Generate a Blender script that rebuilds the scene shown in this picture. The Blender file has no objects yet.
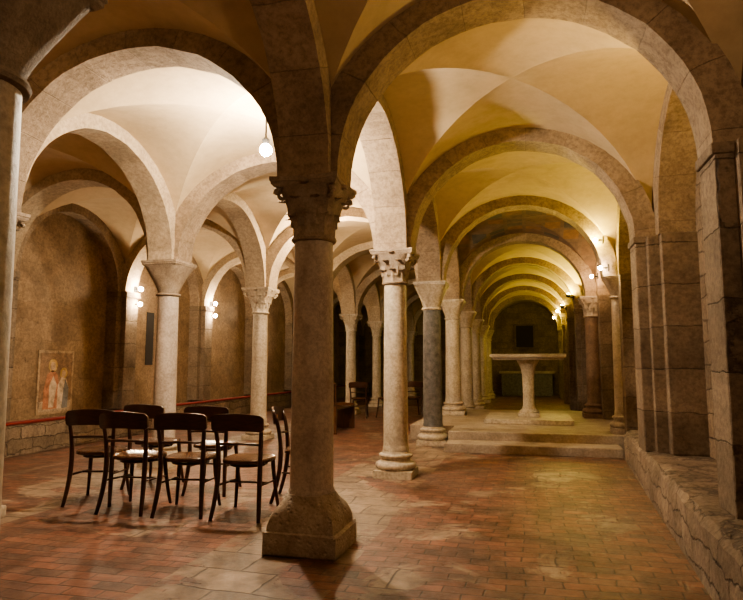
import bpy, bmesh, math, random
from mathutils import Vector, Matrix
random.seed(7)
scene=bpy.context.scene
COL=scene.collection
pi=math.pi

# ---------------------------------------------------------------- materials
def new_mat(name):
    m=bpy.data.materials.new(name); m.use_nodes=True
    nt=m.node_tree; nt.nodes.clear()
    out=nt.nodes.new('ShaderNodeOutputMaterial'); b=nt.nodes.new('ShaderNodeBsdfPrincipled')
    nt.links.new(b.outputs[0],out.inputs[0])
    return m,nt,b
def ramp(nt,fac,stops):
    r=nt.nodes.new('ShaderNodeValToRGB'); e=r.color_ramp.elements
    while len(e)<len(stops): e.new(.5)
    for i,(p,c) in enumerate(stops):
        e[i].position=p; e[i].color=(c[0],c[1],c[2],1)
    nt.links.new(fac,r.inputs[0]); return r.outputs[0]
def mix(nt,f,a,b,mode='MIX'):
    m=nt.nodes.new('ShaderNodeMix'); m.data_type='RGBA'; m.blend_type=mode
    for sock,v in ((m.inputs[0],f),(m.inputs[6],a),(m.inputs[7],b)):
        if hasattr(v,'is_linked'): nt.links.new(v,sock)
        elif isinstance(v,(int,float)): sock.default_value=v
        else: sock.default_value=(v[0],v[1],v[2],1)
    return m.outputs[2]
def bump(nt,b,h,s,d=.02):
    bp=nt.nodes.new('ShaderNodeBump'); bp.inputs['Strength'].default_value=s; bp.inputs['Distance'].default_value=d
    nt.links.new(h,bp.inputs['Height']); nt.links.new(bp.outputs[0],b.inputs['Normal']); return bp
def coords(nt,scale=(1,1,1),rot=(0,0,0),src='Object',loc=(0,0,0)):
    tc=nt.nodes.new('ShaderNodeTexCoord'); mp=nt.nodes.new('ShaderNodeMapping')
    mp.inputs['Scale'].default_value=scale; mp.inputs['Rotation'].default_value=rot; mp.inputs['Location'].default_value=loc
    nt.links.new(tc.outputs[src],mp.inputs[0]); return mp.outputs[0]
def noise(nt,vec,scale,detail=6,rough=.6,dist=0):
    n=nt.nodes.new('ShaderNodeTexNoise'); n.inputs['Scale'].default_value=scale
    n.inputs['Detail'].default_value=detail; n.inputs['Roughness'].default_value=rough; n.inputs['Distortion'].default_value=dist
    nt.links.new(vec,n.inputs['Vector']); return n.outputs[0]
def stone(name,dark,mid,light,scale=3,rough=.75,bs=.5,vein=False,pits=False,grime=.55):
    m,nt,b=new_mat(name)
    v=coords(nt)
    n1=noise(nt,v,scale,8,.65,.4)
    c=ramp(nt,n1,[(.3,dark),(.5,mid),(.7,light)])
    n2=noise(nt,v,scale*9,6,.7)
    c=mix(nt,grime,c,ramp(nt,n2,[(.35,(.5,.48,.46)),(.6,(1,1,1))]),'MULTIPLY')
    if vein:
        w=nt.nodes.new('ShaderNodeTexWave'); w.inputs['Scale'].default_value=1.4; w.inputs['Distortion'].default_value=9; w.inputs['Detail'].default_value=4
        nt.links.new(v,w.inputs[0])
        c=mix(nt,.25,c,ramp(nt,w.outputs[1],[(.0,(.6,.55,.5)),(.2,(1,1,1))]),'MULTIPLY')
    nt.links.new(c,b.inputs['Base Color']); b.inputs['Roughness'].default_value=rough
    h=n2
    if pits:
        vo=nt.nodes.new('ShaderNodeTexVoronoi'); vo.inputs['Scale'].default_value=scale*5
        nt.links.new(v,vo.inputs['Vector'])
        r=ramp(nt,vo.outputs[0],[(.05,(0,0,0)),(.35,(1,1,1))])
        h=mix(nt,.5,r,n2)
    bump(nt,b,h,bs,.02)
    return m
def masonry(name,c1,c2,mortar,bw,bh,src='Object',axes='YZ',scale=1,bs=.7,offset=.5,msize=.012,distort=.05,rough=.85,pit=.5,big=.7):
    m,nt,b=new_mat(name)
    tc=nt.nodes.new('ShaderNodeTexCoord'); sx=nt.nodes.new('ShaderNodeSeparateXYZ'); cx=nt.nodes.new('ShaderNodeCombineXYZ')
    nt.links.new(tc.outputs[src],sx.inputs[0])
    nt.links.new(sx.outputs['XYZ'.index(axes[0])],cx.inputs[0]); nt.links.new(sx.outputs['XYZ'.index(axes[1])],cx.inputs[1])
    nz=nt.nodes.new('ShaderNodeTexNoise'); nz.inputs['Scale'].default_value=2.5; nz.inputs['Detail'].default_value=5; nz.inputs['Roughness'].default_value=.65
    nt.links.new(tc.outputs['Object'],nz.inputs[0])
    mul=nt.nodes.new('ShaderNodeVectorMath'); mul.operation='SCALE'; mul.inputs['Scale'].default_value=distort
    nt.links.new(nz.outputs[1],mul.inputs[0])
    ad=nt.nodes.new('ShaderNodeVectorMath'); ad.operation='ADD'
    nt.links.new(cx.outputs[0],ad.inputs[0]); nt.links.new(mul.outputs[0],ad.inputs[1])
    br=nt.nodes.new('ShaderNodeTexBrick'); br.offset=offset
    br.inputs['Scale'].default_value=scale; br.inputs['Brick Width'].default_value=bw; br.inputs['Row Height'].default_value=bh
    br.inputs['Mortar Size'].default_value=msize; br.inputs['Mortar Smooth'].default_value=.8
    br.inputs['Color1'].default_value=(*c1,1); br.inputs['Color2'].default_value=(*c2,1); br.inputs['Mortar'].default_value=(*mortar,1)
    nt.links.new(ad.outputs[0],br.inputs['Vector'])
    v=tc.outputs['Object']
    n2=noise(nt,v,24,8,.75); n3=noise(nt,v,2.2,6,.7,.6)
    c=mix(nt,.7,br.outputs[0],ramp(nt,n2,[(.34,(.45,.42,.40)),(.58,(1.12,1.12,1.1))]),'MULTIPLY')
    c=mix(nt,big,c,ramp(nt,n3,[(.36,(.58,.53,.49)),(.62,(1.15,1.13,1.12))]),'MULTIPLY')
    nt.links.new(c,b.inputs['Base Color']); b.inputs['Roughness'].default_value=rough
    inv=nt.nodes.new('ShaderNodeMath'); inv.operation='SUBTRACT'; inv.inputs[0].default_value=1
    nt.links.new(br.outputs[1],inv.inputs[1])
    h=mix(nt,.6,inv.outputs[0],mix(nt,.5,n2,n3))
    bump(nt,b,h,bs,.03)
    return m
def plain(name,c,rough=.5,metal=0):
    m,nt,b=new_mat(name); v=coords(nt); n=noise(nt,v,14,4,.6)
    k=mix(nt,.4,c,ramp(nt,n,[(.3,(.6,.6,.6)),(.7,(1,1,1))]),'MULTIPLY')
    nt.links.new(k,b.inputs['Base Color']); b.inputs['Roughness'].default_value=rough; b.inputs['Metallic'].default_value=metal
    return m
def emit(name,c,s):
    m=bpy.data.materials.new(name); m.use_nodes=True; nt=m.node_tree; nt.nodes.clear()
    o=nt.nodes.new('ShaderNodeOutputMaterial'); e=nt.nodes.new('ShaderNodeEmission')
    e.inputs[0].default_value=(*c,1); e.inputs[1].default_value=s; nt.links.new(e.outputs[0],o.inputs[0]); return m

M_plaster=stone('plaster_vault',(.46,.345,.21),(.54,.41,.255),(.59,.455,.295),.9,.9,.12,grime=.2)
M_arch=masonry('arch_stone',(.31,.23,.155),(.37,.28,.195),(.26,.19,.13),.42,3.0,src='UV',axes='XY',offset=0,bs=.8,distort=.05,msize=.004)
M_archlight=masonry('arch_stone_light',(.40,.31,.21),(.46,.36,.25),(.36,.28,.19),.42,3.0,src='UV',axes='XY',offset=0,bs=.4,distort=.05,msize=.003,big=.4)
M_cream=stone('cream_marble',(.42,.335,.24),(.56,.465,.345),(.65,.56,.43),3.2,.5,.3,vein=True,grime=.7)
M_trav=stone('grey_travertine',(.39,.31,.25),(.54,.45,.37),(.64,.55,.46),4,.6,.5,vein=True)
M_travdark=stone('carved_limestone',(.22,.16,.11),(.34,.26,.185),(.45,.36,.27),7,.8,.5)
M_granite=stone('dark_granite',(.08,.07,.06),(.15,.135,.12),(.23,.205,.185),14,.5,.2)
M_red=stone('reddish_stone',(.16,.10,.07),(.25,.16,.11),(.33,.22,.15),6,.6,.3)
M_rough=stone('rough_stone_block',(.28,.215,.155),(.42,.34,.255),(.54,.45,.35),5,.85,.8,pits=True)
M_wall_l=masonry('wall_old_plaster_ashlar',(.27,.18,.105),(.31,.215,.13),(.25,.17,.10),.62,.30,axes='YZ',bs=.6,distort=.35,msize=.004)
M_wall_r=masonry('wall_ashlar_right',(.25,.185,.125),(.33,.25,.175),(.18,.13,.09),.38,.22,axes='YZ',bs=1.0,distort=.16)
M_wall_b=masonry('wall_ashlar_end',(.22,.155,.095),(.27,.195,.12),(.18,.13,.08),.5,.25,axes='XZ',bs=.7,distort=.12)
M_pil=masonry('pilaster_blocks',(.215,.16,.11),(.285,.215,.15),(.13,.095,.065),4.0,.42,axes='YZ',bs=1.0,offset=.5,distort=.10,msize=.007)
M_bench=masonry('bench_rubble',(.22,.165,.115),(.30,.23,.165),(.15,.11,.08),.44,.17,axes='YZ',bs=1.0,distort=.25,msize=.011)
M_step=stone('step_stone',(.30,.235,.17),(.42,.335,.25),(.52,.43,.33),4,.6,.5)
M_iron=plain('black_iron',(.03,.027,.024),.5,.6)

def floor_mat():
    m,nt,b=new_mat('terracotta_floor')
    tc=nt.nodes.new('ShaderNodeTexCoord'); v=tc.outputs['Object']
    nz=nt.nodes.new('ShaderNodeTexNoise'); nz.inputs['Scale'].default_value=1.5; nz.inputs['Detail'].default_value=4
    nt.links.new(v,nz.inputs[0])
    mul=nt.nodes.new('ShaderNodeVectorMath'); mul.operation='SCALE'; mul.inputs['Scale'].default_value=.12
    nt.links.new(nz.outputs[1],mul.inputs[0]); ad=nt.nodes.new('ShaderNodeVectorMath'); ad.operation='ADD'
    nt.links.new(v,ad.inputs[0]); nt.links.new(mul.outputs[0],ad.inputs[1])
    def brick(bw,bh,c1,c2,mo,ms,rot,bias=0):
        mp=nt.nodes.new('ShaderNodeMapping'); mp.inputs['Rotation'].default_value=(0,0,rot); nt.links.new(ad.outputs[0],mp.inputs[0])
        br=nt.nodes.new('ShaderNodeTexBrick'); br.inputs['Scale'].default_value=1
        br.inputs['Brick Width'].default_value=bw; br.inputs['Row Height'].default_value=bh
        br.inputs['Mortar Size'].default_value=ms; br.inputs['Mortar Smooth'].default_value=.5; br.inputs['Bias'].default_value=bias
        br.inputs['Color1'].default_value=(*c1,1); br.inputs['Color2'].default_value=(*c2,1); br.inputs['Mortar'].default_value=(*mo,1)
        nt.links.new(mp.outputs[0],br.inputs['Vector']); return br
    b1=brick(.215,.108,(.235,.10,.064),(.13,.075,.054),(.085,.058,.043),.006,0)
    b2=brick(.46,.32,(.32,.24,.17),(.20,.145,.10),(.10,.073,.052),.009,.05)
    n1=noise(nt,v,1.1,6,.65,.8)
    sx=nt.nodes.new('ShaderNodeSeparateXYZ'); nt.links.new(ad.outputs[0],sx.inputs[0])
    def strip(x0,w):
        a=nt.nodes.new('ShaderNodeMath'); a.operation='SUBTRACT'; a.inputs[1].default_value=x0; nt.links.new(sx.outputs[0],a.inputs[0])
        c=nt.nodes.new('ShaderNodeMath'); c.operation='ABSOLUTE'; nt.links.new(a.outputs[0],c.inputs[0])
        d=nt.nodes.new('ShaderNodeMath'); d.operation='LESS_THAN'; d.inputs[1].default_value=w; nt.links.new(c.outputs[0],d.inputs[0]); return d.outputs[0]
    s=nt.nodes.new('ShaderNodeMath'); s.operation='MAXIMUM'; nt.links.new(strip(-1.55,.5),s.inputs[0]); nt.links.new(strip(-4.5,.5),s.inputs[1])
    sm=nt.nodes.new('ShaderNodeMath'); sm.operation='MULTIPLY'; sm.inputs[1].default_value=.12; nt.links.new(s.outputs[0],sm.inputs[0])
    sa=nt.nodes.new('ShaderNodeMath'); sa.operation='ADD'; nt.links.new(sm.outputs[0],sa.inputs[0]); nt.links.new(n1,sa.inputs[1])
    mask=ramp(nt,sa.outputs[0],[(.56,(0,0,0)),(.60,(1,1,1))])
    c=mix(nt,mask,b1.outputs[0],b2.outputs[0])
    n2=noise(nt,v,5,10,.78); n3=noise(nt,v,40,6,.7); n4=noise(nt,v,2.1,8,.7,1.0)
    c=mix(nt,.9,c,ramp(nt,n2,[(.34,(.42,.38,.36)),(.58,(1.15,1.13,1.12))]),'MULTIPLY')
    c=mix(nt,.8,c,ramp(nt,n4,[(.38,(.55,.50,.47)),(.6,(1.2,1.2,1.2))]),'MULTIPLY')
    c=mix(nt,ramp(nt,n2,[(.55,(0,0,0)),(.66,(.45,.45,.45))]),c,(.28,.20,.14))
    nt.links.new(c,b.inputs['Base Color'])
    r=ramp(nt,n3,[(.3,(.32,.32,.32)),(.7,(.58,.58,.58))]); nt.links.new(r,b.inputs['Roughness'])
    mf=mix(nt,mask,b1.outputs[1],b2.outputs[1])
    h=mix(nt,.5,mix(nt,1.0,(1,1,1),mf,'SUBTRACT'),n2)
    bump(nt,b,h,.7,.02)
    return m
M_floor=floor_mat()
def fresco_mat():
    m,nt,b=new_mat('fresco_vault')
    v=coords(nt,(1,1,1))
    br=nt.nodes.new('ShaderNodeTexBrick'); br.offset=.0; br.inputs['Scale'].default_value=1
    br.inputs['Brick Width'].default_value=.34; br.inputs['Row Height'].default_value=.3; br.inputs['Mortar Size'].default_value=.035
    br.inputs['Color1'].default_value=(.26,.14,.07,1); br.inputs['Color2'].default_value=(.08,.075,.065,1); br.inputs['Mortar'].default_value=(.17,.115,.075,1)
    nt.links.new(v,br.inputs['Vector'])
    n=noise(nt,v,9,6,.7); c=mix(nt,.6,br.outputs[0],ramp(nt,n,[(.3,(.4,.4,.4)),(.6,(1.1,1.1,1.1))]),'MULTIPLY')
    nt.links.new(c,b.inputs['Base Color']); b.inputs['Roughness'].default_value=.85; return m
M_fresco=fresco_mat()
def wood_mat():
    m,nt,b=new_mat('dark_bentwood')
    v=coords(nt,(1,1,6)); n=noise(nt,v,9,6,.6,1.5)
    c=ramp(nt,n,[(.3,(.03,.012,.006)),(.6,(.065,.026,.013)),(.8,(.095,.038,.018))])
    nt.links.new(c,b.inputs['Base Color']); b.inputs['Roughness'].default_value=.28; return m
M_wood=wood_mat()
def seatwood():
    m,nt,b=new_mat('worn_seat_plywood')
    v=coords(nt,(8,1,1)); n=noise(nt,v,5,6,.6,1)
    c=ramp(nt,n,[(.3,(.06,.026,.013)),(.7,(.11,.05,.024))])
    nt.links.new(c,b.inputs['Base Color']); b.inputs['Roughness'].default_value=.2; return m
M_seat=seatwood()

# ---------------------------------------------------------------- mesh helpers
def mesh_obj(name,verts,faces,mat=None,smooth=False,uvs=None):
    me=bpy.data.meshes.new(name); me.from_pydata([tuple(v) for v in verts],[],faces); me.update()
    mats=mat if isinstance(mat,(list,tuple)) else [mat]
    for k in mats:
        if k: me.materials.append(k)
    if smooth:
        for p in me.polygons: p.use_smooth=True
    if uvs:
        ul=me.uv_layers.new(name='UVMap')
        for p in me.polygons:
            for li,vi in zip(p.loop_indices,p.vertices): ul.data[li].uv=uvs[vi]
    o=bpy.data.objects.new(name,me); COL.objects.link(o); return o
def fixn(o):
    bm=bmesh.new(); bm.from_mesh(o.data); bmesh.ops.recalc_face_normals(bm,faces=bm.faces); bm.to_mesh(o.data); bm.free()
def empty(name,loc,rz=0):
    e=bpy.data.objects.new(name,None); e.empty_display_size=.1; e.location=loc; e.rotation_euler=(0,0,rz); COL.objects.link(e); return e
def tag(o,label,cat,group=None,kind=None):
    if label: o['label']=label
    if cat: o['category']=cat
    if group: o['group']=group
    if kind: o['kind']=kind
class MB:
    def __init__(s): s.v=[]; s.f=[]
    def add(s,v,f):
        n=len(s.v); s.v+= [tuple(p) for p in v]; s.f+=[tuple(i+n for i in q) for q in f]
    def box(s,x0,x1,y0,y1,z0,z1,bev=0,jit=0):
        bm=bmesh.new(); bmesh.ops.create_cube(bm,size=1)
        for v in bm.verts:
            v.co=Vector((x0+(v.co.x+.5)*(x1-x0),y0+(v.co.y+.5)*(y1-y0),z0+(v.co.z+.5)*(z1-z0)))
        if bev: bmesh.ops.bevel(bm,geom=list(bm.edges),offset=bev,segments=2,affect='EDGES',profile=.6)
        if jit:
            for v in bm.verts: v.co+=Vector([random.uniform(-jit,jit) for _ in range(3)])
        bm.verts.ensure_lookup_table()
        s.add([v.co.copy() for v in bm.verts],[[v.index for v in f.verts] for f in bm.faces]); bm.free()
    def lathe(s,prof,seg=40,cx=0,cy=0,jit=0,caps=True):
        v=[];f=[]
        for r,z in prof:
            for i in range(seg):
                a=2*pi*i/seg; k=1+random.uniform(-jit,jit)
                v.append((cx+r*k*math.cos(a),cy+r*k*math.sin(a),z))
        for j in range(len(prof)-1):
            for i in range(seg):
                f.append((j*seg+i,j*seg+(i+1)%seg,(j+1)*seg+(i+1)%seg,(j+1)*seg+i))
        if caps:
            f.append(tuple(range(seg-1,-1,-1))); f.append(tuple((len(prof)-1)*seg+i for i in range(seg)))
        s.add(v,f)
    def tube(s,path,rad,seg=10,flat=1.0):
        path=[Vector(p) for p in path]; v=[];f=[]; n=len(path)
        if not hasattr(rad,'__len__'): rad=[rad]*n
        t0=(path[1]-path[0]).normalized(); up=Vector((0,0,1)) if abs(t0.z)<.9 else Vector((0,1,0))
        a=t0.cross(up).normalized()
        for i in range(n):
            t=(path[min(i+1,n-1)]-path[max(i-1,0)]).normalized()
            a=(a-t*a.dot(t)).normalized(); b=t.cross(a)
            for k in range(seg):
                q=2*pi*k/seg; v.append(path[i]+a*math.cos(q)*rad[i]+b*math.sin(q)*rad[i]*flat)
        for i in range(n-1):
            for k in range(seg): f.append((i*seg+k,i*seg+(k+1)%seg,(i+1)*seg+(k+1)%seg,(i+1)*seg+k))
        f.append(tuple(range(seg-1,-1,-1))); f.append(tuple((n-1)*seg+k for k in range(seg)))
        s.add(v,f)
    def obj(s,name,mat,smooth=False,parent=None,angle=None):
        o=mesh_obj(name,s.v,s.f,mat,smooth); fixn(o)
        if angle is not None:
            for p in o.data.polygons: p.use_smooth=True
            o.data.set_sharp_from_angle(angle=math.radians(angle))
        if parent: o.parent=parent
        return o
def bez(p0,p1,p2,p3,n=12):
    p0,p1,p2,p3=map(Vector,(p0,p1,p2,p3)); r=[]
    for i in range(n+1):
        t=i/n; r.append(p0*(1-t)**3+p1*3*t*(1-t)**2+p2*3*t*t*(1-t)+p3*t**3)
    return r

# ---------------------------------------------------------------- layout
ZS=2.57
X1,X2,XL,XR=-1.48,-4.47,-7.2,1.32
YG=[-1.3,1.45,4.12,6.93,9.74,12.55,15.36,18.17,20.98,23.79,26.6]
RV=1.31; RI=1.16
WLX,WRX=-7.35,1.66

def box_struct(name,x0,x1,y0,y1,z0,z1,mat,label,cat):
    b=MB(); b.box(x0,x1,y0,y1,z0,z1); o=b.obj(name,mat); tag(o,label,cat,kind='structure'); return o
box_struct('floor',-7.7,2.0,-2.0,27.1,-.2,0,M_floor,'worn terracotta brick floor patched with travertine slabs','floor')
box_struct('wall_left',WLX-.3,WLX,-1.6,26.9,0,4.3,M_wall_l,'brown old stone and plaster side wall','wall')
box_struct('wall_right',WRX,WRX+.3,-1.6,26.9,0,4.3,M_wall_r,'rough brown ashlar side wall of the aisle','wall')
box_struct('wall_back',WLX,WRX,26.6,26.9,0,4.3,M_wall_b,'dim stone end wall behind the farthest arches','wall')
box_struct('wall_front',WLX,WRX,-1.6,-1.3,0,4.3,M_wall_b,'stone wall closing the crypt','wall')

def vault():
    V=[];F=[];MI=[]
    NV,NW=12,18
    xs=[XL,X2,X1,XR]
    for xi in range(3):
        for yi in range(len(YG)-1):
            cx=(xs[xi]+xs[xi+1])/2; ax=(xs[xi+1]-xs[xi])/2
            cy=(YG[yi]+YG[yi+1])/2; ay=(YG[yi+1]-YG[yi])/2
            mi=1 if (xi==2 and yi==4) else 0
            for web in range(4):
                n=len(V)
                for i in range(NV+1):
                    v=math.sin(pi/2*i/NV)
                    for j in range(NW+1):
                        w=math.sin(-pi/2+pi*j/NW); s=v*w
                        z=ZS+RV*math.sqrt(max(0,1-s*s))
                        p=[(s,v),(s,-v),(v,s),(-v,s)][web]
                        V.append((cx+ax*p[0],cy+ay*p[1],z))
                for i in range(NV):
                    for j in range(NW):
                        F.append((n+i*(NW+1)+j,n+i*(NW+1)+j+1,n+(i+1)*(NW+1)+j+1,n+(i+1)*(NW+1)+j)); MI.append(mi)
    o=mesh_obj('ceiling',V,F,[M_plaster,M_fresco],True)
    for p,mi in zip(o.data.polygons,MI): p.material_index=mi
    tag(o,'tan plastered groin vaults over the crypt bays','ceiling',kind='structure')
vault()

arch_group='stone arches between the columns'
def arch(axis,pos,width,c0,c1,in0,in1,mat,label,ri=RI,name='stone_arch'):
    N=32; V=[];F=[];UV=[]
    ic=((c0+in0)+(c1-in1))/2; ia=((c1-in1)-(c0+in0))/2
    oc=(c0+c1)/2; oa=(c1-c0)/2+.02
    for k in range(N+1):
        t=pi*k/N; ct,st=-math.cos(t),math.sin(t)
        j=random.uniform(-.006,.006)
        pin=(ic+(ia+j)*ct,ZS+(ri+j)*st); po=(oc+oa*ct,ZS+(RV+.03)*st)
        h=width/2
        for (c,z),w,vv in ((pin,-h,.0),(pin,h,width),(po,-h,-.3),(po,h,width+.3)):
            V.append((c,pos+w,z) if axis=='x' else (pos+w,c,z)); UV.append((ia*pi*k/N+.1,vv+1))
    for k in range(N):
        a=4*k;b=a+4
        F+= [(a,a+1,b+1,b),(a+1,a+3,b+3,b+1),(a+3,a+2,b+2,b+3),(a+2,a,b,b+2)]
    F+=[(0,2,3,1),(4*N,4*N+1,4*N+3,4*N+2)]
    o=mesh_obj(name,V,F,mat,False,UV); fixn(o)
    tag(o,label,'arch',arch_group)
    return o
for k,y in enumerate(YG[1:-1],1):
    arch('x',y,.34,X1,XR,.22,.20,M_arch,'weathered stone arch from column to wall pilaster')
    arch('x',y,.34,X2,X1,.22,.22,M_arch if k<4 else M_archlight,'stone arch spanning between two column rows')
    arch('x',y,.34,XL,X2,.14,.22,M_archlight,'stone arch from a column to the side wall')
for k in range(1,len(YG)-1):
    a,b=YG[k],YG[k+1]
    arch('y',X1,.36,a,b,.22,.22,M_arch,'weathered stone arch running along the column row')
    arch('y',X2,.34,a,b,.22,.22,M_archlight,'pale stone arch running along the column row')
    arch('y',-7.24,.24,a,b,.30,.30,M_arch,'blind stone arch against the side wall')
    arch('y',1.49,.34,a,b,.34,.34,M_arch,'blind stone arch against the aisle wall')

# ---------------------------------------------------------------- columns
def leaf(mb,ang,z0,h,w,r0,r1,curl):
    v=[];f=[];NH,NWW=9,4
    for i in range(NH+1):
        t=i/NH
        rr=r0+(r1-r0)*t**1.6+curl*max(0,t-.6)**1.5*2.6
        zz=z0+h*(math.sin(min(t,1)*pi*.58)/1.0)
        ww=w*(1-.25*t)*(1 if t<.75 else max(.25,1-(t-.75)*2.6))*(1+.10*math.sin(t*22))
        for j in range(NWW+1):
            s=(j/NWW)*2-1
            rad=rr+.014*(1-abs(s))+(.008 if j%2==0 else 0)-.018*s*s
            lat=s*ww
            v.append((rad*math.cos(ang)-lat*math.sin(ang),rad*math.sin(ang)+lat*math.cos(ang),zz))
    n=len(v)
    v+=[(x*.90,y*.90,z-.004) for x,y,z in v]
    for i in range(NH):
        for j in range(NWW):
            a=i*(NWW+1)+j; f.append((a,a+1,a+NWW+2,a+NWW+1)); f.append((n+a,n+a+NWW+1,n+a+NWW+2,n+a+1))
    for i in range(NH):
        a=i*(NWW+1); f.append((a,a+NWW+1,n+a+NWW+1,n+a)); a+=NWW; f.append((a+NWW+1,a,n+a,n+a+NWW+1))
    a=NH*(NWW+1)
    for j in range(NWW): f.append((a+j,a+j+1,n+a+j+1,n+a+j))
    mb.add(v,f)
def capital_mesh(r0,half,h,style):
    mb=MB(); hb=h*.84
    mb.lathe([(r0,-.035),(r0+.022,-.03),(r0+.028,-.015),(r0+.022,0),(r0,.002)],36)
    NT,NA=10,48; v=[];f=[]
    for i in range(NT+1):
        t=i/NT
        for k in range(NA):
            a=2*pi*k/NA; c,s=math.cos(a),math.sin(a); n=2+5*t*t
            q=1/((abs(c)**n+abs(s)**n)**(1/n))
            if style=='block': size=r0+(half*.96-r0)*t**1.15
            else: size=r0+(half*.86-r0)*t**1.5
            if style=='fluted': size*=1+.035*math.cos(a*16)*math.sin(pi*min(1,t*1.1))
            v.append((size*q*c,size*q*s,hb*t))
    for i in range(NT):
        for k in range(NA): f.append((i*NA+k,i*NA+(k+1)%NA,(i+1)*NA+(k+1)%NA,(i+1)*NA+k))
    f.append(tuple(range(NA-1,-1,-1))); f.append(tuple(NT*NA+k for k in range(NA)))
    mb.add(v,f)
    if style in('leaf','fluted'):
        for k in range(8): leaf(mb,k*pi/4,0.0,hb*.46,.062,r0+.000,r0+.035,.06)
        for k in range(8): leaf(mb,k*pi/4+pi/8,hb*.22,hb*.56,.062,r0+.01,r0+.075,.06)
        for k in range(4):
            leaf(mb,k*pi/2+pi/4,hb*.42,hb*.54,.055,r0+.05,half*1.12,.05)
            a=k*pi/2+pi/4; cx,cy=math.cos(a),math.sin(a)
            R=half*1.17; path=[];rads=[]
            for i in range(22):
                q=i/21*2*pi*1.6; rr=.045*(1-i/26)
                path.append((cx*(R-.035+rr*math.cos(q)),cy*(R-.035+rr*math.cos(q)),hb*.84+rr*math.sin(q))); rads.append(.02*(1-i/32))
            mb.tube(path,rads,8)
        for k in range(4):
            a=k*pi/2; mb.lathe([(.001,-.02+h*.9),(.03,h*.88),(.035,h*.92),(.02,h*.95),(.001,h*.96)],10,math.cos(a)*half*.86,math.sin(a)*half*.86)
    n=12; pts=[]
    conc=.03 if style!='block' else 0
    for side in range(4):
        a=side*pi/2
        for i in range(n):
            s=-1+2*i/n; d=half-conc*(1-s*s); lx,ly=d,s*half
            pts.append((lx*math.cos(a)-ly*math.sin(a),lx*math.sin(a)+ly*math.cos(a)))
    m=len(pts); v=[];f=[]; lev=[(.90,hb-.005),(.97,hb+.015),(.97,hb+.03),(1.0,hb+.035),(1.0,h)]
    for sc,z in lev: v+=[(x*sc,y*sc,z) for x,y in pts]
    for j in range(len(lev)-1):
        for i in range(m): f.append((j*m+i,j*m+(i+1)%m,(j+1)*m+(i+1)%m,(j+1)*m+i))
    f.append(tuple(range(m-1,-1,-1))); f.append(tuple((len(lev)-1)*m+i for i in range(m)))
    mb.add(v,f); return mb
def base_mesh(r,style):
    mb=MB()
    if style=='rough':
        # squared plinth block, then a battered square-to-round block
        mb.box(-.255,.255,-.255,.255,0,.15,.014,.006)
        v=[];f=[];lv=[(.238,.145,30),(.236,.19,26),(.226,.235,16),(.210,.275,9),(.193,.31,5),(.178,.345,2.8),(.170,.375,2)]
        NA=64
        for i,(s,z,n) in enumerate(lv):
            for k in range(NA):
                a=2*pi*(k)/NA; c,q=math.cos(a),math.sin(a)
                g=1/((abs(c)**n+abs(q)**n)**(1/n))*s
                j=.006*math.sin(k*1.1+i*1.7)+random.uniform(-.007,.007)
                v.append((g*c*(1+j),g*q*(1+j),z+(random.uniform(-.005,.005) if z>0 else 0)))
        for i in range(len(lv)-1):
            for k in range(NA): f.append((i*NA+k,i*NA+(k+1)%NA,(i+1)*NA+(k+1)%NA,(i+1)*NA+k))
        f.append(tuple(range(NA-1,-1,-1))); f.append(tuple((len(lv)-1)*NA+k for k in range(NA)))
        mb.add(v,f); return mb,.365
    mb.box(-r*1.55,r*1.55,-r*1.55,r*1.55,0,.085,.008,.002)
    P=[(r*1.45,.083)]
    for i in range(9):
        a=-pi/2+pi*i/8; P.append((r*1.38+.040*math.cos(a),.126+.042*math.sin(a)))
    P+=[(r*1.30,.172),(r*1.2,.19),(r*1.2,.205),(r*1.26,.212)]
    for i in range(7):
        a=-pi/2+pi*i/6; P.append((r*1.22+.022*math.cos(a),.236+.022*math.sin(a)))
    P+=[(r*1.12,.262),(r*1.07,.285),(r*1.0,.30)]
    mb.lathe(P,40); return mb,.295
cache={}
def clone(key,make):
    if key not in cache: cache[key]=make(); return cache[key]
    o=cache[key].copy(); COL.objects.link(o); return o
def column(x,y,z0,r,ms,mc,mb_,cs,bs,label,half=.25,caph=.41,name='stone_column',rot=0):
    e=empty(name,(x,y,z0),rot); tag(e,label,'column','stone columns carrying the vaults')
    top=ZS-z0; zc=top-caph
    def mk_base():
        m,h=base_mesh(r,bs); return m.obj('base',mb_,angle=26 if bs=='rough' else 32)
    b=clone(('b',r,bs,mb_.name),mk_base); b.parent=e; hb=.36 if bs=='rough' else .295
    def mk_shaft():
        m=MB(); P=[]
        H=zc-.03-hb
        P.append((r*1.07,hb-.005)); P.append((r*1.07,hb+.03)); P.append((r*1.02,hb+.045))
        for i in range(11):
            t=i/10; P.append((r*(1.01-.10*t**1.4),hb+.05+(H-.05)*t))
        m.lathe(P,40); return m.obj('shaft',ms,angle=40)
    s=clone(('s',r,round(z0,2),caph,bs,ms.name),mk_shaft); s.parent=e
    c=clone(('c',r,half,caph,cs,mc.name),lambda: capital_mesh(r*.91,half,caph,cs).obj('capital',mc,angle=38)); c.parent=e; c.location=(0,0,zc)
    return e
column(-1.70,1.5,0,.15,M_cream,M_travdark,M_rough,'block','attic','cream marble column with a weathered flared capital',half=.27,caph=.40)
column(X1,4.12,0,.15,M_trav,M_travdark,M_rough,'leaf','rough','grey travertine column on a rough square block with carved acanthus capital',half=.25)
column(X1,6.93,0,.14,M_cream,M_travdark,M_cream,'fluted','attic','cream marble column with ringed base and ribbed carved capital',half=.25,caph=.36)
column(X1,9.74,0,.15,M_granite,M_cream,M_cream,'block','attic','dark granite column with pale block capital beside the altar steps',half=.26)
column(X1,12.55,.25,.155,M_cream,M_cream,M_cream,'block','attic','pale marble column standing on the altar platform',half=.26,caph=.36)
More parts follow.
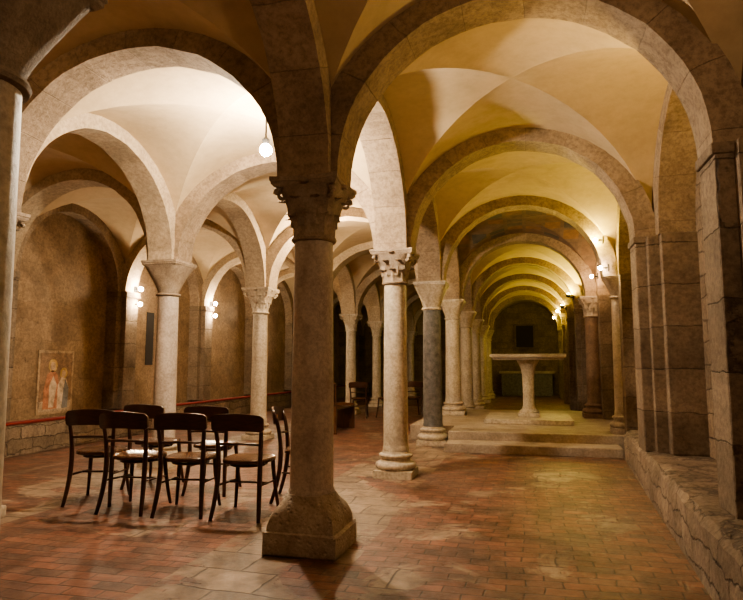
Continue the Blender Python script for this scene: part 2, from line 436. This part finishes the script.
for yy in YG[6:10]:
    column(X1,yy,0,.155,M_cream,M_cream,M_cream,'block','attic','pale marble column farther along the aisle',half=.26,caph=.36)
column(X2,4.12,0,.14,M_cream,M_travdark,M_cream,'leaf','attic','cream stone column with carved capital near the chairs')
column(X2,6.93,0,.14,M_trav,M_travdark,M_cream,'block','attic','beige stone column with plain block capital behind the chairs')
for yy in YG[4:10]:
    column(X2,yy,0,.135,M_cream,M_cream,M_cream,'leaf','attic','cream stone column with leafy capital in the side nave')
column(X2,1.45,0,.14,M_cream,M_travdark,M_cream,'leaf','attic','cream stone column with carved capital near the chairs')
column(1.34,9.74,.25,.11,M_trav,M_trav,M_trav,'block','attic','grey column standing against the aisle wall',half=.2,caph=.3)
column(1.24,12.55,.25,.15,M_red,M_trav,M_red,'leaf','attic','reddish brown column with pale carved capital by the altar',half=.24,caph=.36)

# ---------------------------------------------------------------- pilasters
def pilaster_r(y,z0,label,slim=False):
    mb=MB()
    mb.box(1.33,WRX+.02,y-.38,y+.38,z0,ZS,.015,.003)
    if not slim:
        mb.box(1.22,WRX,y-.27,y+.27,z0,ZS,.015,.003)
        mb.box(1.12,WRX,y-.17,y+.17,z0,ZS,.015,.003)
        mb.box(1.10,WRX,y-.19,y+.19,ZS-.06,ZS+.01,.012)
    o=mb.obj('stone_pilaster',M_pil); tag(o,label,'pilaster','stepped pilasters along the walls')
    return o
for y in YG[1:]:
    if y<9: pilaster_r(y,.38,'stepped brown stone pilaster rising from the wall bench')
    elif y<13: pilaster_r(y,.25,'flat stone pilaster behind a freestanding column',True)
    elif y<26: pilaster_r(y,0,'stepped brown stone pilaster along the aisle wall')
for y in YG[1:-1]:
    mb=MB(); mb.box(WLX-.02,-7.12,y-.30,y+.30,.47,ZS,.012,.003); mb.box(WLX,-7.03,y-.17,y+.17,.47,ZS,.012,.003)
    mb.box(WLX,-7.0,y-.2,y+.2,ZS-.09,ZS+.01,.01)
    o=mb.obj('stone_pilaster',M_pil); tag(o,'brown stone pilaster against the side wall','pilaster','stepped pilasters along the walls')

# ---------------------------------------------------------------- benches along walls
def bench_r():
    NY=60;V=[];F=[]
    prof=[(0,0),(0.0,.12),(.01,.24),(.02,.33),(.05,.375),(.12,.385),(.3,.38)]
    for i in range(NY+1):
        y=-1.2+i*(10.1/NY); xf=.71+(y+.0)*.057
        for k,(dx,z) in enumerate(prof):
            j=.012 if 0<k<6 else 0
            V.append((xf+dx+random.uniform(-j,j),y,z+random.uniform(-j,j)*.6))
        V.append((WRX+.02,y,.38)); V.append((WRX+.02,y,0))
    n=len(prof)+2
    for i in range(NY):
        for k in range(n): F.append((i*n+k,i*n+(k+1)%n,(i+1)*n+(k+1)%n,(i+1)*n+k))
    F.append(tuple(range(n))); F.append(tuple(NY*n+k for k in range(n)))
    o=mesh_obj('stone_bench',V,F,M_bench); fixn(o); tag(o,'low rubble stone bench built along the aisle wall','bench')
bench_r()
e=empty('stone_bench',(0,0,0)); tag(e,'low stone wall bench with a dark red covering','bench')
mb=MB(); mb.box(WLX+.01,-6.85,1.2,26.4,0,.43,.02); mb.obj('bench_body',M_bench,parent=e)
mb=MB(); mb.box(WLX+.36,-6.83,1.2,26.4,.43,.465,.012); o=mb.obj('bench_cover',plain('dark_red_cloth',(.20,.02,.015),.9),parent=e); o['label']='dark red seat covering'

# ---------------------------------------------------------------- altar platform + altar
e=empty('altar_platform',(0,10,0)); tag(e,'two low stone steps leading up to the altar platform','steps')
def ch(mbx,name,mat):
    o=mbx.obj(name,mat); o.parent=e; o.matrix_parent_inverse=Matrix.Translation((0,-10,0)); return o
mb=MB(); mb.box(-1.20,1.22,8.95,9.5,0,.125,.012,.003); ch(mb,'step',M_step)
mb=MB(); mb.box(-1.20,1.64,9.42,10.3,0,.25,.012,.002); mb.box(-1.95,1.64,10.3,14.2,0,.25,.012,.002); ch(mb,'landing',M_step)
mb=MB(); mb.box(-.75,.72,10.75,12.3,.25,.33,.012,.002); o=ch(mb,'altar_plinth',M_cream); o['label']='pale stone slab under the altar'
e=empty('altar',(0,11.5,.33)); tag(e,'stone altar table on a single tapered pedestal','altar')
mb=MB(); mb.box(-.65,.65,-.42,.42,1.05,1.115,.008); mb.box(-.61,.61,-.38,.38,1.01,1.05,.012); mb.obj('table_top',M_step,parent=e)
mb=MB(); mb.box(-.19,.19,-.19,.19,0,.07,.01)
mb.lathe([(.17,.07),(.175,.09),(.15,.115),(.12,.14),(.105,.20),(.10,.5),(.11,.75),(.13,.86),(.16,.93),(.19,.98),(.20,1.012)],32); mb.obj('pedestal',M_cream,angle=35,parent=e)

box_struct('window_1',-.45,.25,26.5,26.62,2.0,2.9,plain('window_dark',(.05,.035,.025),.95),'small dark rectangular window in the end wall','window')
mb=MB(); mb.box(-.52,-.45,26.48,26.62,1.94,2.96); mb.box(.25,.32,26.48,26.62,1.94,2.96); mb.box(-.52,.32,26.48,26.62,2.9,2.97); mb.box(-.54,.34,26.46,26.62,1.9,1.97)
o=mb.obj('trim_1',M_wall_b); tag(o,'stone frame around the end window','window frame',kind='structure')
box_struct('window_2',WLX-.05,WLX+.012,10.66,10.9,1.25,2.3,plain('window_black',(.035,.026,.02),.8),'narrow dark slit window in the side wall','window')
e=empty('side_altar',(-.05,25.9,0)); tag(e,'low grey stone altar chest at the aisle end','altar')
mb=MB(); mb.box(-1.0,1.0,-.3,.3,0,.9,.02); mb.obj('body',M_granite,parent=e)
mb=MB(); mb.box(-1.1,1.1,-.36,.36,.9,1.0,.02); mb.obj('table_top',M_step,parent=e)

# ---------------------------------------------------------------- chairs
def make_chair():
    parts=[]
    n=36;V=[];F=[]
    out=[]
    for k in range(n):
        a=2*pi*k/n; c,s=math.cos(a),math.sin(a); p=3.2
        q=1/((abs(c)**p+abs(s)**p)**(1/p)); wx=.205+.015*s; out.append((wx*q*c,.2*q*s))
    lv=[(.94,.435),(1.0,.44),(1.0,.462),(.96,.47),(.86,.468),(.7,.462),(.01,.460)]
    for sc,z in lv: V+=[(x*sc,y*sc,z) for x,y in out]
    for j in range(len(lv)-1):
        for k in range(n): F.append((j*n+k,j*n+(k+1)%n,(j+1)*n+(k+1)%n,(j+1)*n+k))
    F.append(tuple(range(n-1,-1,-1))); F.append(tuple((len(lv)-1)*n+k for k in range(n)))
    m=MB(); m.add(V,F); parts.append(m.obj('seat',M_seat,smooth=False,angle=40))
    m=MB(); V=[];F=[];N=20
    for i in range(N+1):
        s=-1+2*i/N; x=.225*s; y=-.255-.045*(1-s*s)
        zt=.835+.022*(1-s*s); zb=.705+.012*(1-s*s)
        if abs(s)>.9: zt-=.02*(abs(s)-.9)/.1; zb+=.02*(abs(s)-.9)/.1
        for dy,z in ((-.011,zb),(.011,zb),(.011,(zt+zb)/2),(.009,zt),(-.009,zt),(-.013,(zt+zb)/2)): V.append((x,y+dy-(z-.7)*.12,z))
    for i in range(N):
        for k in range(6): F.append((i*6+k,i*6+(k+1)%6,(i+1)*6+(k+1)%6,(i+1)*6+k))
    F.append(tuple(range(5,-1,-1))); F.append(tuple(N*6+k for k in range(6)))
    m.add(V,F); parts.append(m.obj('backrest',M_wood,angle=50))
    m=MB(); m.tube([(-.185,-.215,.60),(-.1,-.245,.607),(0,-.255,.61),(.1,-.245,.607),(.185,-.215,.60)],[.011]*5,8); parts.append(m.obj('back_rail',M_wood,smooth=True))
    for sx in (-1,1):
        m=MB(); p=bez((sx*.205,-.29,0),(sx*.18,-.22,.22),(sx*.165,-.165,.45),(sx*.205,-.262,.80),16)
        m.tube(p,[.015+.006*math.sin(pi*i/16) for i in range(17)],10); parts.append(m.obj('leg',M_wood,smooth=True))
    for sx in (-1,1):
        m=MB(); p=bez((sx*.20,.215,0),(sx*.18,.185,.15),(sx*.165,.165,.3),(sx*.16,.155,.44),10)
        m.tube(p,[.014+.006*i/10 for i in range(11)],10); parts.append(m.obj('leg',M_wood,smooth=True))
    m=MB(); m.tube([(-.172,-.20,.27),(-.172,.175,.25)],[.009]*2,8); parts.append(m.obj('rung',M_wood,smooth=True))
    m=MB(); m.tube([(.172,-.20,.27),(.172,.175,.25)],[.009]*2,8); parts.append(m.obj('rung',M_wood,smooth=True))
    m=MB(); m.tube([(-.172,0,.26),(.172,0,.26)],[.009]*2,8); parts.append(m.obj('rung',M_wood,smooth=True))
    m=MB()
    P=[(.150*math.cos(a),.145*math.sin(a),.415) for a in [2*pi*i/24 for i in range(25)]]
    m.tube(P,[.012]*25,8); parts.append(m.obj('seat_ring',M_wood,smooth=True))
    return parts
proto=None
def chair(x,y,deg,label,group):
    global proto
    e=empty('dining_chair',(x,y,0),math.radians(deg)); tag(e,label,'chair',group)
    if proto is None:
        proto=make_chair(); ps=proto
    else:
        ps=[]
        for p in proto:
            q=p.copy(); COL.objects.link(q); ps.append(q)
    for p in ps: p.parent=e
G='bentwood chairs gathered in rows'
LB='dark brown bentwood chair with curved back rail, in a row'
chair(-2.33,4.90,4,'dark brown bentwood chair beside the stone column',G)
chair(-2.87,4.88,10,LB,G)
chair(-3.37,4.86,4,LB,G)
chair(-3.90,5.04,16,'dark brown bentwood chair at the end of the row',G)
chair(-3.08,5.70,8,'dark brown bentwood chair in the second row',G)
chair(-3.80,5.78,2,'dark brown bentwood chair in the second row',G)
chair(-2.05,5.55,-78,'dark brown bentwood chair turned sideways behind the column',G)
G2='bentwood chairs farther down the nave'
chair(-3.95,14.3,10,'dark bentwood chair standing deep in the nave',G2)
chair(-3.3,14.5,170,'dark bentwood chair standing deep in the nave',G2)
chair(-2.8,15.1,20,'dark bentwood chair standing deep in the nave',G2)

e=empty('wooden_pew',(-3.6,11.3,0),math.radians(0)); tag(e,'brown wooden pew standing between the columns','pew')
for y0 in (-.6,.57):
    mb=MB(); mb.box(-.22,.22,y0,y0+.035,0,.5,.006); mb.box(-.22,-.16,y0,y0+.035,.5,.88,.006); mb.obj('side_panel',M_seat,parent=e)
mb=MB(); mb.box(-.2,.22,-.58,.58,.43,.46,.005); mb.obj('seat',M_seat,parent=e)
mb=MB(); mb.box(-.215,-.185,-.58,.58,.5,.86,.005); mb.obj('backrest',M_seat,parent=e)

# ---------------------------------------------------------------- wall fresco
def fresco_panel():
    e=empty('wall_painting',(WLX+.012,8.3,.98)); tag(e,'faded framed fresco of two robed figures on the wall','painting')
    def flat(pts,mat,d,name):
        n=len(pts); V=[(d,y,z) for y,z in pts]+[(-.01,y,z) for y,z in pts]
        F=[tuple(range(n)),tuple(range(2*n-1,n-1,-1))]+[(i,(i+1)%n,n+(i+1)%n,n+i) for i in range(n)]
        o=mesh_obj(name,V,F,mat); fixn(o); o.parent=e
    R=lambda a,b,c,d:[(a,c),(b,c),(b,d),(a,d)]
    S=lambda n,c:stone(n,tuple(k*.45 for k in c),c,tuple(min(1,k*1.35) for k in c),11,.9,.3,grime=.9)
    flat(R(-.38,.38,-.50,.50),S('paint_border',(.46,.33,.21)),.004,'border')
    flat(R(-.34,.34,-.46,.46),S('paint_ground',(.32,.20,.12)),.007,'ground')
    flat(R(-.34,.34,-.46,-.30),S('paint_floor',(.50,.38,.26)),.008,'ground')
    def ell(cy,cz,ry,rz,n=18): return [(cy+ry*math.cos(2*pi*k/n),cz+rz*math.sin(2*pi*k/n)) for k in range(n)]
    red=S('paint_red',(.50,.22,.12)); blue=S('paint_blue',(.22,.21,.20)); pale=S('paint_pale',(.62,.48,.34))
    skin=S('paint_skin',(.60,.42,.29)); gold=S('paint_gold',(.60,.40,.17))
    flat([(-.26,-.42),(.05,-.42),(.08,-.1),(.02,.12),(-.08,.2),(-.19,.12),(-.25,-.1)],red,.009,'robe')
    flat([(-.14,-.40),(-.04,-.40),(.02,-.05),(-.06,.10),(-.14,-.05)],pale,.0098,'robe')
    flat([(.04,-.42),(.27,-.42),(.28,-.1),(.22,.05),(.12,.08),(.04,-.05)],pale,.0092,'robe')
    flat([(.14,-.42),(.27,-.42),(.28,-.1),(.20,.04),(.17,-.1)],blue,.0099,'mantle')
    flat(ell(-.08,.26,.095,.105),gold,.009,'halo'); flat(ell(-.08,.25,.05,.068),skin,.011,'face')
    flat(ell(.16,.14,.08,.09),gold,.009,'halo'); flat(ell(.16,.13,.04,.055),skin,.011,'face')
fresco_panel()

# ---------------------------------------------------------------- lamps
WARM=(1.0,.66,.35); WHITE=(1.0,.79,.53); YG_=(1.0,.82,.16)
bulbs={}
def lamp(x,y,z,L,col,mount,label,r=.04,stem=.12,shade=None):
    e=empty('spotlight',(x,y,z)); tag(e,label,'lamp','small spotlights lighting the vaults')
    mb=MB()
    bm=bmesh.new(); bmesh.ops.create_uvsphere(bm,u_segments=16,v_segments=10,radius=r)
    bm.verts.ensure_lookup_table(); mb.add([v.co.copy() for v in bm.verts],[[v.index for v in f.verts] for f in bm.faces]); bm.free()
    key=(col,L)
    if key not in bulbs: bulbs[key]=emit('lamp_glow',col,L)
    mb.obj('bulb',bulbs[key],smooth=True,parent=e)
    mb=MB()
    if mount=='ceiling':
        mb.tube([(0,0,r*.8),(0,0,stem)],[.010,.010],8); mb.lathe([(.05,stem-.02),(.05,stem)],16)
    else:
        s=1 if mount=='+x' else -1
        zb=0 if shade!='cup' else -r-.02
        mb.tube([(s*r*.8,0,zb),(s*stem,0,zb)],[.012,.012],8); mb.box(min(s*stem,s*(stem-.02)),max(s*stem,s*(stem-.02)),-.04,.04,-.05+zb,.05+zb,.005)
    mb.obj('bracket',M_iron,parent=e)
    if shade=='top':
        mb=MB(); mb.lathe([(.018,r*.9),(.035,r*.95),(.038,r*1.0+.05),(.02,r+.07),(.012,r+.075)],16); mb.obj('housing',M_iron,parent=e,angle=40)
    if shade=='cup':   # open upward reflector cup below the bulb
        P=[]; R=r+.02
        for i in range(9):
            a=-pi/2+(pi/2+.25)*i/8; P.append((max(.002,R*math.cos(a)),R*math.sin(a)))
        Q=[(max(.001,q[0]-.006),q[1]+.005) for q in reversed(P)]
        mb=MB(); mb.lathe(P+Q,20,caps=False); mb.obj('reflector',M_iron,parent=e,angle=50)
LW='small bright wall spotlight on an iron bracket'
LU='small uplight with a dark reflector cup by the pilaster'
lamp(-2.50,5.50,3.40,2900,(1.0,.86,.66),'ceiling','very bright small spotlight below the nave vault',r=.06,stem=.42,shade='top')
lamp(-3.2,9.7,3.3,3000,WHITE,'ceiling','unseen fill spotlight added below the nave vault',stem=.4)
for y in (9.74,12.55,15.36):
    lamp(-6.93,y+.1,2.65,900,WHITE,'-x',LW); lamp(-6.93,y+.1,2.37,450,WHITE,'-x',LW)
lamp(-6.9,4.2,2.6,350,WARM,'-x',LW)
lamp(1.02,9.5,3.1,900,YG_,'+x','small greenish yellow spotlight on the aisle pilaster',r=.03)
lamp(1.08,9.5,2.68,450,WHITE,'+x','small white spotlight on the aisle pilaster',r=.03)
lamp(1.24,4.42,2.80,2000,(1.0,.72,.26),'+x',LU,shade='cup')
lamp(1.24,7.26,2.80,1700,YG_,'+x',LU,r=.035,shade='cup')  # unseen lamp added behind the pilaster to turn this bay's vault yellow
lamp(1.15,10.1,2.80,1200,YG_,'+x',LU,r=.035,shade='cup')  # extra hidden uplight, added to light the vault without spilling on the floor
lamp(1.2,12.0,2.9,600,WARM,'+x',LW,r=.03)  # made-up lamp, put in to brighten the painted vault bay
lamp(.98,15.1,2.9,1800,YG_,'+x',LU,shade='cup')
lamp(.98,18.0,2.9,1400,YG_,'+x',LU,shade='cup')
lamp(.98,20.8,3.0,1300,YG_,'+x',LW)
lamp(.98,23.6,3.0,450,YG_,'+x',LW)
lamp(.85,1.75,2.9,520,(1.0,.74,.48),'+x',LW)  # unseen fill lamp by the camera, added to light the near columns
lamp(-4.2,2.6,3.2,280,WARM,'ceiling','unseen fill spotlight added below the nave vault',stem=.5)  # added outside the view as fill for the near bays

w=bpy.data.worlds.new('World'); scene.world=w; w.use_nodes=True
w.node_tree.nodes['Background'].inputs[0].default_value=(.9,.6,.35,1); w.node_tree.nodes['Background'].inputs[1].default_value=.05
try:
    scene.view_settings.view_transform='AgX'; scene.view_settings.look='AgX - Medium High Contrast'
except Exception as ex: print(ex)
scene.view_settings.exposure=.2

# ---------------------------------------------------------------- camera
cd=bpy.data.cameras.new('Camera'); cam=bpy.data.objects.new('Camera',cd); COL.objects.link(cam); scene.camera=cam
cd.sensor_width=36; cd.lens=36*610/743; cd.clip_start=.05
cam.location=(0,0,1.25); cam.rotation_euler=(math.radians(90+6.08),0,math.radians(14.3))
